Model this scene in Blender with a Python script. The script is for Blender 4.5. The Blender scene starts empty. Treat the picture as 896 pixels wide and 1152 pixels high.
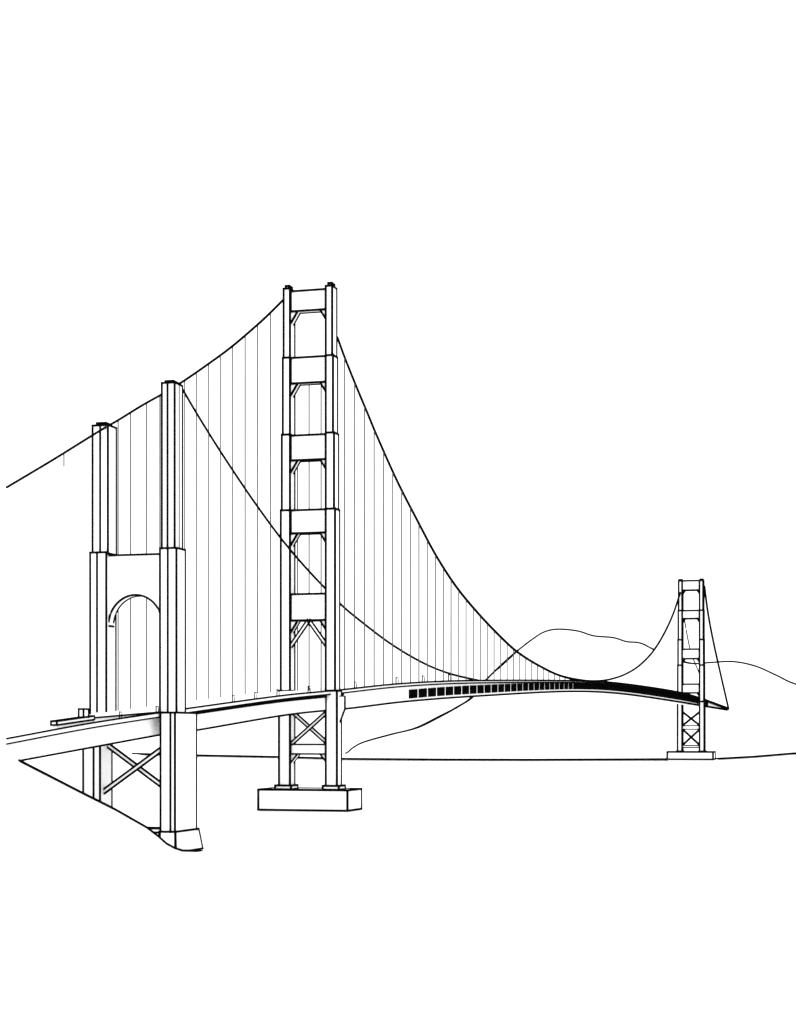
import bpy, math
from mathutils import Vector, noise

# ------------------------------------------------------------------ site frame
# Bridge axis frame: s = metres along the deck from the main tower, u = metres to
# the seaward side of the centreline, z = height.  Eye height 36 m.
OX, OY, CS, CC = -41.2, 832.0, 0.266, 0.964
EYE = 36.0
KW = 1.62          # stroke weight
def W(s, u, z): return Vector((OX + CS*s + CC*u, OY + CC*s - CS*u, z))
def sight(bx, by, u):
    "survey sighting intersected with the vertical plane u -> (s,u,z)"
    a = (bx-448)/2000.0
    s = (a*(OY-CS*u) - OX - CC*u)/(CS-CC*a)
    Y = OY + CC*s - CS*u
    return (s, u, EYE + (825.5-by)*Y/2000.0)

# ------------------------------------------------------------------ materials
def mat(name, c1, c2, scale, rough):
    m = bpy.data.materials.new(name); m.use_nodes = True
    nt = m.node_tree; b = nt.nodes["Principled BSDF"]
    b.inputs["Roughness"].default_value = rough
    b.inputs["Specular IOR Level"].default_value = 0.0
    tc = nt.nodes.new("ShaderNodeTexCoord"); n = nt.nodes.new("ShaderNodeTexNoise")
    n.inputs["Scale"].default_value = scale; n.inputs["Detail"].default_value = 4
    r = nt.nodes.new("ShaderNodeValToRGB")
    r.color_ramp.elements[0].position = .35; r.color_ramp.elements[1].position = .65
    r.color_ramp.elements[0].color = (*c1, 1); r.color_ramp.elements[1].color = (*c2, 1)
    nt.links.new(tc.outputs["Object"], n.inputs["Vector"])
    nt.links.new(n.outputs["Fac"], r.inputs["Fac"]); nt.links.new(r.outputs["Color"], b.inputs["Base Color"])
    return m
WHITE = mat("white_paint", (.88,.88,.88), (.91,.91,.91), .05, 1)
PAPER = mat("white_ground", (.88,.88,.88), (.91,.91,.91), .01, 1)
INK = mat("black_line_paint", (.001,.001,.001), (.003,.003,.003), .3, 1.0)
GREY = mat("grey_wire", (.05,.05,.05), (.07,.07,.07), .3, 1.0)

def empty(name):
    e = bpy.data.objects.new(name, None); bpy.context.scene.collection.objects.link(e); return e

class Geo:
    def __init__(self): self.v=[]; self.f=[]
    def quadbox(self, c):           # 8 corners, bottom 4 then top 4
        b=len(self.v); self.v += [tuple(p) for p in c]
        for q in ((0,3,2,1),(4,5,6,7),(0,1,5,4),(1,2,6,5),(2,3,7,6),(3,0,4,7)):
            self.f.append(tuple(b+i for i in q))
    def tube(self, pts, rad, n=6):
        pts=[Vector(p) for p in pts]
        if not hasattr(rad,'__len__'): rad=[rad]*len(pts)
        rad=[x*KW for x in rad]
        b=len(self.v); m=len(pts)
        for i,p in enumerate(pts):
            d=(pts[min(i+1,m-1)]-pts[max(i-1,0)]).normalized()
            a=Vector((0,0,1)) if abs(d.z)<.9 else Vector((0,1,0))
            x=d.cross(a).normalized(); y=d.cross(x)
            q=p
            if i==0: q=p-d*rad[i]*.7
            if i==m-1: q=p+d*rad[i]*.7
            for k in range(n):
                t=2*math.pi*k/n
                self.v.append(tuple(q+(x*math.cos(t)+y*math.sin(t))*rad[i]))
        for i in range(m-1):
            for k in range(n):
                k2=(k+1)%n
                self.f.append((b+i*n+k,b+i*n+k2,b+(i+1)*n+k2,b+(i+1)*n+k))
        self.f.append(tuple(b+k for k in range(n))[::-1]); self.f.append(tuple(b+(m-1)*n+k for k in range(n)))
    def make(self, name, material, parent=None, smooth=False):
        me=bpy.data.meshes.new(name); me.from_pydata(self.v,[],self.f); me.update()
        me.materials.append(material)
        if smooth:
            for p in me.polygons: p.use_smooth=True
        o=bpy.data.objects.new(name, me); bpy.context.scene.collection.objects.link(o)
        o.parent=parent; return o

class Part:
    "white solid + dark painted arrises"
    def __init__(self, r): self.s=Geo(); self.l=Geo(); self.r=r
    def hexa(self, c, skip=()):
        c=[W(*p) for p in c]; self.s.quadbox(c)
        for k,(i,j) in enumerate(((0,1),(1,2),(2,3),(3,0),(4,5),(5,6),(6,7),(7,4),(0,4),(1,5),(2,6),(3,7))):
            if k in skip: continue
            self.l.tube([c[i],c[j]], self.r)
    def box(self, s0,s1,u0,u1,z0,z1, skip=()):
        self.hexa([(s0,u0,z0),(s0,u1,z0),(s1,u1,z0),(s1,u0,z0),(s0,u0,z1),(s0,u1,z1),(s1,u1,z1),(s1,u0,z1)], skip)
    def line(self, pts, r=None): self.l.tube([W(*p) for p in pts], r or self.r)
    def member(self, s, a, b, w, t=.7):
        "flat diagonal member in the cross-section plane from a=(u,z) to b, width w"
        dx,dz=b[0]-a[0],b[1]-a[1]; L=math.hypot(dx,dz); nx,nz=-dz/L*w/2,dx/L*w/2
        q=[(a[0]+nx,a[1]+nz),(a[0]-nx,a[1]-nz),(b[0]-nx,b[1]-nz),(b[0]+nx,b[1]+nz)]
        self.s.quadbox([W(s-t/2,*p) for p in q]+[W(s+t/2,*p) for p in q])
        self.line([(s-t/2,*q[0]),(s-t/2,*q[3])]); self.line([(s-t/2,*q[1]),(s-t/2,*q[2])])
    def tri(self, s, t, a, b, c):
        g=self.s; k=len(g.v)
        for ss in (s-t/2,s+t/2):
            for p in (a,b,c): g.v.append(tuple(W(ss,*p)))
        g.f += [(k,k+1,k+2),(k+5,k+4,k+3),(k,k+3,k+4,k+1),(k+1,k+4,k+5,k+2),(k+2,k+5,k+3,k)]
        self.line([(s-t/2,*b),(s-t/2,*c)]); self.line([(s+t/2,*b),(s+t/2,*c)])
    def make(self, name, parent):
        self.s.make(name, WHITE, parent); self.l.make(name+"_edges", INK, parent)

def catmull(P, n=8):
    P=[Vector(p) for p in P]; out=[]
    for i in range(len(P)-1):
        p0=P[i-1] if i else P[0]*2-P[1]; p1=P[i]; p2=P[i+1]
        p3=P[i+2] if i+2<len(P) else P[-1]*2-P[-2]
        for k in range(n):
            t=k/n
            out.append(.5*((2*p1)+(p2-p0)*t+(2*p0-5*p1+4*p2-p3)*t*t+(3*p1-p0-3*p2+p3)*t**3))
    out.append(P[-1]); return out
def interp(T, x):
    if x<=T[0][0]: return T[0][1]
    for a,b in zip(T,T[1:]):
        if x<=b[0]: return a[1]+(b[1]-a[1])*(x-a[0])/(b[0]-a[0])
    return T[-1][1]

bridge = empty("suspension_bridge")

# ------------------------------------------------------------------ deck
UD, US = 8.6, 11.0
top=[(8,831),(100,814),(185,801),(219,796),(318,782.5),(380,776.5),(460,768.5),(545,765.5),(650,766),(700,769),(760,778),(790,786),(820,797)]
bot=[(22,856),(185,826),(219,822),(325,804),(394,797),(460,789),(540,783),(640,778),(700,780.5),(760,789),(790,794),(820,799)]
TT=[(p.x,p.z) for p in catmull([sight(x,y,US) for x,y in top],6)]
TB=[(p.x,p.z) for p in catmull([sight(x,y,UD) for x,y in bot],6)]
ztop=lambda s: interp(TT,s)
zbot=lambda s: min(interp(TB,s), ztop(s)-1.8)
S0,S1=TT[0][0],TT[-1][0]
N=170; SS=[S0+(S1-S0)*i/N for i in range(N+1)]
def prism(sec):
    g=Geo(); m=len(sec(SS[0]))
    for s in SS:
        for (u,z) in sec(s): g.v.append(tuple(W(s,u,z)))
    for i in range(N):
        for k in range(m):
            g.f.append((i*m+k,i*m+(k+1)%m,(i+1)*m+(k+1)%m,(i+1)*m+k))
    g.f.append(tuple(range(m))); g.f.append(tuple(N*m+k for k in range(m))[::-1]); return g
prism(lambda s:[(-UD,zbot(s)),(UD,zbot(s)),(UD,ztop(s)-.9),(-UD,ztop(s)-.9)]).make("deck_girder",WHITE,bridge)
prism(lambda s:[(-US,ztop(s)-1.3),(US,ztop(s)-1.3),(US,ztop(s)),(-US,ztop(s))]).make("deck_slab",WHITE,bridge)
def Yof(s,u=10): return OY+CC*s-CS*u
dl=Geo()
def run(fn,u,a,b,px):
    pts=[s for s in SS if a<s<b]; pts=[a]+pts+[b]
    dl.tube([W(s,u,fn(s)) for s in pts],[px*Yof(s)/4000 for s in pts])
run(ztop,US,S0,S1,1.45)
run(lambda s:ztop(s)-1.6,US,S0,S1,1.25)
run(zbot,UD,TB[0][0],S1,1.6)
sA=sight(207,0,UD)[0]; sB=sight(460,0,UD)[0]; sC=sight(645,0,UD)[0]; sD=sight(797,0,UD)[0]
run(lambda s:ztop(s)-2.4,UD+.1,sA,sight(385,0,UD)[0],2.7)
dl.make("deck_edges",INK,bridge)
pn=Geo()
def panel(a,b,f):
    n=max(1,int((b-a)/20))
    for i in range(n):
        x,y=a+(b-a)*i/n,a+(b-a)*(i+1)/n
        c=[]
        for j in (1,0):
            for s,u in ((x,UD-.1),(x,UD+.35),(y,UD+.35),(y,UD-.1)):
                T,B=ztop(s),zbot(s); c.append(W(s,u,T+(B-T)*f(s)[j]))
        pn.quadbox(c)
def fr(s):
    t=min(1,max(0,(s-sB)/(sC-sB))); return (.38-.24*t,.86-.06*t)
n=25; st=(sC-sB)/n
for i in range(n): panel(sB+i*st, sB+(i+1)*st-3.0, fr)
panel(sC,sD,lambda s:(.10,.80))
pn.make("truss_panels",INK,bridge)

# ------------------------------------------------------------------ towers
def tower(s, name, r, inner, outers, zs, beams, b, piers, kf):
    P=Part(r); h=b/2
    for sg in (-1,1):
        for (z1,z0),o in zip(zs,outers):
            uu=sorted((sg*inner,sg*o)); P.box(s-h,s+h,uu[0],uu[1],z0,z1,skip=(0,1,2,3))
        o=outers[0]; uu=sorted((sg*(inner+.8),sg*(o-.6)))
        P.box(s-h*.6,s+h*.6,uu[0],uu[1],zs[0][0],zs[0][0]+1.6)
        uu=sorted((sg*(inner-1.0),sg*(outers[-1]+1.4)))
        P.box(s-h-1.5,s+h+1.5,uu[0],uu[1],piers[1],piers[1]+1.8)
    for z1,z0 in beams:
        P.box(s-h*.6,s+h*.6,-inner,inner,z0,z1)
        k=inner*kf
        for sg in (-1,1):
            P.tri(s,h*1.1,(sg*inner,z0),(sg*inner,z0-k*1.6),(sg*(inner-k),z0))
    P.make(name,bridge)
tower(0,"main_tower",.36,8.8,[11.9,12.3,12.8,13.3,14.2],[(244.3,212),(212,176),(176,140.6),(140.6,56),(56,10)],
   [(243.2,233.8),(212,200),(175.6,164),(140.6,129.8),(101.3,89)],6.5,(0,10),.38)
P=Part(.29)
P.member(-1.5,(0,89),(-8.8,77),1.6); P.member(-1.5,(0,89),(8.8,77),1.6)
P.box(-2.2,2.2,-8.8,8.8,26.5,31)
P.member(-1.5,(-8.8,31),(8.8,46),1.5); P.member(1.5,(8.8,31),(-8.8,46),1.5)
for sg in (-1,1): P.tri(0,4,(sg*8.8,26.5),(sg*8.8,22.5),(sg*5.5,26.5))
P.s.quadbox([W(*p) for p in [(1,14.1,42),(1,14.6,42),(3.2,14.6,42),(3.2,14.1,42),(1,14.1,53.5),(1,16.8,53.5),(3.2,16.8,53.5),(3.2,14.1,53.5)]])
P.line([(1,14.4,53.5),(1,16.8,53.5),(1,16.8,47.5),(1,14.5,41.5)])
P.make("main_tower_bracing",bridge)
P=Part(.37); P.box(-11,11,-21.7,21.7,.6,10); P.make("main_pier",bridge)
g=Geo(); g.quadbox([W(a,b,c) for c in (-9,.9) for a,b in ((-10.8,-21.5),(-10.8,21.5),(10.8,21.5),(10.8,-21.5))]); g.make("main_pier_foundation",WHITE,bridge)
tower(1669,"distant_tower",.82,11.9,[16.6,17.0,17.4,17.8,18.2],[(246,205),(205,165),(165,130),(130,80),(80,10)],
   [(246,233),(205,194),(152,139),(104,92)],9,(0,10),.30)
P=Part(.55)
P.box(1666,1672,-11.9,11.9,42,47)
for a,b in ((47,66),(20,42)):
    P.member(1668,(-11.9,a),(11.9,b),1.6); P.member(1671,(11.9,a),(-11.9,b),1.6)
P.box(1666,1672,-11.9,11.9,17,20)
P.make("distant_tower_bracing",bridge)
P=Part(.85); P.box(1655,1683,-31,31,1,11); P.make("distant_pier",bridge)
g=Geo(); g.quadbox([W(a,b,c) for c in (-9,1.2) for a,b in ((1655.5,-30.5),(1655.5,30.5),(1682.5,30.5),(1682.5,-30.5))]); g.make("distant_pier_foundation",WHITE,bridge)

# ------------------------------------------------------------------ approach pylon
sp=-197; P=Part(.27)
P.box(sp-3.5,sp+3.5,10.4,15.3,102,161.5); P.box(sp-2.4,sp+2.4,11.4,14.3,161.5,162.3)
P.box(sp-4,sp+4,9.9,16.2,42,102.3)
P.box(sp-8,sp+12,11.8,17.3,-9,43.5)
P.hexa([(sp-8.3,11.0,-6.2),(sp-8.3,17.8,-6.2),(sp+17,17.8,-6.2),(sp+17,11.0,-6.2),(sp-8.3,11.5,1.2),(sp-8.3,17.6,1.2),(sp+13.5,17.6,1.2),(sp+13.5,11.5,1.2)])
for z0,z1,u,hs in ((102,161.5,12.6,3.5),(43.5,102,12.9,4),(1,43.5,15.6,8)):
    P.line([(sp-hs,u,z0),(sp-hs,u,z1)])
P.line([(sp+0.5,15.3,102),(sp+.5,15.3,161.5)],.18) 
P.box(sp-3.5,sp+3.5,-16.6,-10.6,101,147.5); P.box(sp-2.4,sp+2.4,-15.4,-12,147.5,148.5)
P.box(sp-4,sp+4,-17.3,-11.0,40,101.5)
P.box(sp-5,sp+5,-19.6,-13.0,-9,38)
P.line([(sp-3.5,-13.6,101),(sp-3.5,-13.6,147.5)]); P.line([(sp-4,-14.6,44),(sp-4,-14.6,101)]); P.line([(sp-5,-15.5,0),(sp-5,-15.5,36)])
def za(x):
    t=(x+.6)/10.5; return 75+11*math.sqrt(max(0,1-t*t))
M=36; us=[-11.0+20.9*i/M for i in range(M+1)]
for a,b in zip(us,us[1:]):
    P.s.quadbox([W(s,u,z) for k in (0,1) for s,u,z in ((sp-2,a,za(a) if not k else 100.5),(sp-2,b,za(b) if not k else 100.5),(sp+2,b,za(b) if not k else 100.5),(sp+2,a,za(a) if not k else 100.5))])
P.line([(sp-2,u,za(u)) for u in us]); P.line([(sp+2,u,za(u)) for u in us])
P.line([(sp-2,-11,100.5),(sp-2,9.9,100.5)])
P.line([(sp-2,-11,75),(sp+2,-11,75)])
P.member(sp-1.5,(-13,15),(11.8,32),1.5); P.member(sp+1.5,(11.8,15),(-13,32),1.5)
P.box(sp-2,sp+2,-13,11.8,0.5,2)
P.make("approach_pylon",bridge)
# raised kerb ledge and small block beside the pylon
P=Part(.22)
A=sight(64,811.5,9.8); B=sight(106,805.5,9.8); E=sight(183,799,9.8)
for p,q in ((A,B),):
    P.hexa([(s,u,z) for dz in (-1.2,0) for s,u,z in ((p[0],9.8,p[2]+dz),(p[0],7.8,p[2]+dz),(q[0],7.8,q[2]+dz),(q[0],9.8,q[2]+dz))])
for p,q in ((A,B),(B,E)):
    P.s.quadbox([W(s,u,z) for s,u,z in [(p[0]+.3,9.6,ztop(p[0])-.5),(p[0]+.3,8,ztop(p[0])-.5),(q[0]-.3,8,ztop(q[0])-.5),(q[0]-.3,9.6,ztop(q[0])-.5),
       (p[0]+.3,9.6,p[2]-.6),(p[0]+.3,8,p[2]-.6),(q[0]-.3,8,q[2]-.6),(q[0]-.3,9.6,q[2]-.6)]])
P.line([(B[0],9.8,B[2]-.6),(E[0],9.8,E[2]-.6)])
C=sight(94,806,9.6)
P.box(C[0],C[0]+3.5,7.9,9.6,C[2]-.3,C[2]+2.4)
P.make("abutment_ledge",bridge)

# ------------------------------------------------------------------ cables
def cable(name,pts,px,n=8):
    C=catmull([sight(x,y,u) for x,y,u in pts],n)
    g=Geo(); g.tube([W(*p) for p in C],[px*Yof(p.x)/4000 for p in C],8); g.make(name,INK,bridge,True)
    return [(p.x,p.z) for p in C]
u1=-11.5
c1=cable("side_span_cable",[(x,y,u1) for x,y in [(8,548),(60,517),(110,486),(134,472),(160,456),(183,443),(206,429),(235,409),(262,389),(290,365),(304,352)]]+[(318,338,-11)],1.8)
c3=cable("main_span_cable",[(x,y,10.6) for x,y in [(380,380),(388,402),(400,432),(415,468),(425,492),(447,541),(470,586),(492,627),(515,662),(540,692),(565,718),(583,734),(605,748),(630,760),(655,765.5),(675,767)]],1.85)
c2=cable("inner_cable",[(205,437,12),(222,466,11),(245,503,9),(270,541,7),(290,570,5),(315,604,2),(340,634,-.5),(368,664,-3.5),(388,684,-5),(410,702,-6),(435,721,-7),(460,737,-8),(485,750,-9),(510,759,-9),(540,766,-9)],1.65)
c4=cable("distant_main_cable",[(655,766,-11),(675,766,-11),(690,763.5,-11),(705,758,-12),(720,748.5,-12),(735,733,-13),(748,712,-14),(758,690,-14.5),(766,666,-14.5)],1.5)
c5=cable("distant_side_cable",[(793,660,14.8),(797,690,14.5),(803,722,13),(811,758,12),(820,797,10.6)],1.5)
c6=cable("distant_inner_cable",[(767,666,-14),(769.5,690,-12),(773,712,-6),(778,735,-3),(786,755,3),(793,775,8)],.9)

# ------------------------------------------------------------------ hangers
hg=Geo()
def hanger(s,u,zt,zb,px=.92):
    r=px*Yof(s)/4000; hg.tube([W(s,u,zb),W(s,u,zt)],r,5)
for x in (133,147,165,180,208,221,235,248,262,276,290,304.5):
    s=sight(x,0,u1)[0]; z=interp(c1,s); hanger(s,u1,z,ztop(s)-1)
s=sight(72,0,u1)[0]; hanger(s,u1,interp(c1,s),interp(c1,s)-4.5)
for x in (335,348,361.5):
    s=3; a=(x-448)/2000; u=(a*(OY+CC*s)-OX-CS*s)/(CC+CS*a)
    hanger(s,u,201 if x!=335 else 165,56)
s=4.0+sight(385,0,10.6)[0]
while s<c3[-1][0]-60:
    z=interp(c3,s)
    if z>ztop(s)+1.5: hanger(s,10.6,z,ztop(s)-.3,.92 if s<250 else .8)
    s+=16.5+s*.012
hg.make("hangers",GREY,bridge)

# ------------------------------------------------------------------ street lamps on the deck
def lamp(bx):
    s=sight(bx,0,10)[0]; z=ztop(s); r=Yof(s)/2000
    e=empty("street_lamp"); e.location=W(s,9.9,z)
    g=Geo(); g.tube([Vector((0,0,-.1)),Vector((0,0,7*r))],.42*r,6); g.tube([Vector((2.4*r,0,-.1)),Vector((2.4*r,0,5*r))],.32*r,6); g.make("post",INK,e)
    g=Geo(); g.tube([Vector((-.2*r,0,7.2*r)),Vector((2.4*r,0,6.6*r))],[.42*r,.4*r],6); g.make("lamp_head",INK,e)
for bx in (135,176,262,287,312,347,399,446,475.5,505): lamp(bx)

# ------------------------------------------------------------------ embankment under the pylon
crest=[(-20,836),(5,848),(22,856),(60,875.5),(96,894),(130,911),(165,931),(178,941),(187,949),(196,954),(205,957),(227,957.5)]
C=[sight(x,y,18.8) for x,y in crest]
g=Geo(); cols=[(C[0][0]-260,30)]+[(c[0],c[2]) for c in C]+[(sp+14,-8.5)]
for s,z in cols:
    for u,zz in ((19.6,-12),(18.8,z-.25),(-20,z-.25),(-70,z*.5-3),(-150,-12)): g.v.append(tuple(W(s,u,zz)))
for i in range(len(cols)-1):
    for k in range(4): g.f.append((i*5+k,i*5+k+1,(i+1)*5+k+1,(i+1)*5+k))
bank=empty("ground"); g.make("embankment",PAPER,bank)
g=Geo(); g.tube([W(*c) for c in C[2:]],.28); g.make("embankment_edge",INK,bank)

# ------------------------------------------------------------------ hills and shore
shore=[(-300,850),(140,848.5),(219,850.5),(310,852.3),(390,854.6),(500,855.4),(600,855.6),(755,855),(805,854.6),(850,852),(896,848),(960,845),(1200,843)]
ridge=[(-300,1,3600),(-100,1,3600),(100,1,3400),(240,1,3200),(320,1,3000),(355,1,2900),(375,1,2850),(390,848,2850),(397,842.5,2870),(410,835.5,2900),(440,827,3000),(470,819,3100),(500,804,3400),(515,796,3500),(530,786,3600),(545,768,3900),(560,753,4000),(580,735,4200),(600,719.5,4200),(613,711.5,4200),(628,708.5,4200),(650,710.5,4200),(668,716,4200),(690,718,4200),(705,722.5,4200),(720,724,4200),(735,731,4200),(755,740,4100),(778,747,4000),(800,746,4000),(825,745,4000),(850,750,4000),(875,761,4000),(896,770.5,4000),(950,785,4000),(1050,815,4000),(1200,823,4000)]
def sh(px):
    a=(px-448)/2000; D=36*2000/(interp(shore,px)-825.5); return Vector((a*D,D,0))
def rd(r):
    px,py,D=r; a=(px-448)/2000
    return Vector((a*D,D,1.2 if py==1 else EYE+(825.5-py)*D/2000))
R=catmull([Vector((r[0],rd(r).z,r[2])) for r in ridge],5)
hill=empty("hill"); g=Geo(); K=14; cols=0; crestpts=[]
for q in R:
    px,z,D=q; a=(px-448)/2000; p1=Vector((a*D,D,z)); p0=sh(px); crestpts.append((px,p1))
    g.v.append((p0.x,p0.y-12,-9)); 
    for k in range(K+1):
        t=k/K; p=p0.lerp(p1,t); zz=z*t**1.9
        if 0<k<K and z>10: zz+= z*.03*noise.noise(Vector((p.x*.006,p.y*.006,0)))*math.sin(math.pi*t)
        g.v.append((p.x,p.y,zz))
    g.v.append((p1.x,p1.y+500,z*.5)); g.v.append((p1.x,p1.y+1400,-9)); cols+=1
Rw=K+4
for i in range(cols-1):
    for k in range(Rw-1): g.f.append((i*Rw+k,i*Rw+k+1,(i+1)*Rw+k+1,(i+1)*Rw+k))
g.make("hillside",PAPER,hill)
g=Geo()
def rl(a,b,w):
    pts=[p for px,p in crestpts if a<=px<=b]; g.tube(pts,[w*p.y/4000 for p in pts])
rl(389.9,736,2.2); rl(766,910,2.2)
g.make("ridge_outline",INK,hill)
g=Geo()
xs=list(range(150,911,10)); pts=[sh(x)+Vector((0,-2,1.0)) for x in xs]
g.tube(pts,[1.7*p.y/4000 for p in pts]); g.make("shoreline_edge",INK,hill)

# ------------------------------------------------------------------ water
g=Geo(); g.v=[(-40000,-2000,-7),(40000,-2000,-7),(40000,60000,-7),(-40000,60000,-7)]; g.f=[(0,1,2,3)]
g.make("water",PAPER)

# ------------------------------------------------------------------ light, sky, camera
w=bpy.data.worlds.new("World"); bpy.context.scene.world=w; w.use_nodes=True
bg=w.node_tree.nodes["Background"]; bg.inputs["Color"].default_value=(1,1,1,1); bg.inputs["Strength"].default_value=1.5
L=bpy.data.lights.new("sun","SUN"); L.energy=1.5; L.angle=math.radians(15)
lo=bpy.data.objects.new("sun",L); lo.rotation_euler=(math.radians(50),0,math.radians(12)); bpy.context.scene.collection.objects.link(lo)
cam=bpy.data.cameras.new("camera"); co=bpy.data.objects.new("camera",cam); bpy.context.scene.collection.objects.link(co)
co.location=(0,0,EYE); co.rotation_euler=(math.radians(90),0,0)
cam.sensor_fit='HORIZONTAL'; cam.sensor_width=36; cam.lens=36*2000/896; cam.shift_y=249.5/896
cam.clip_start=1; cam.clip_end=100000
sc=bpy.context.scene; sc.camera=co
sc.view_settings.view_transform='Standard'; sc.view_settings.look='None'; sc.view_settings.exposure=0
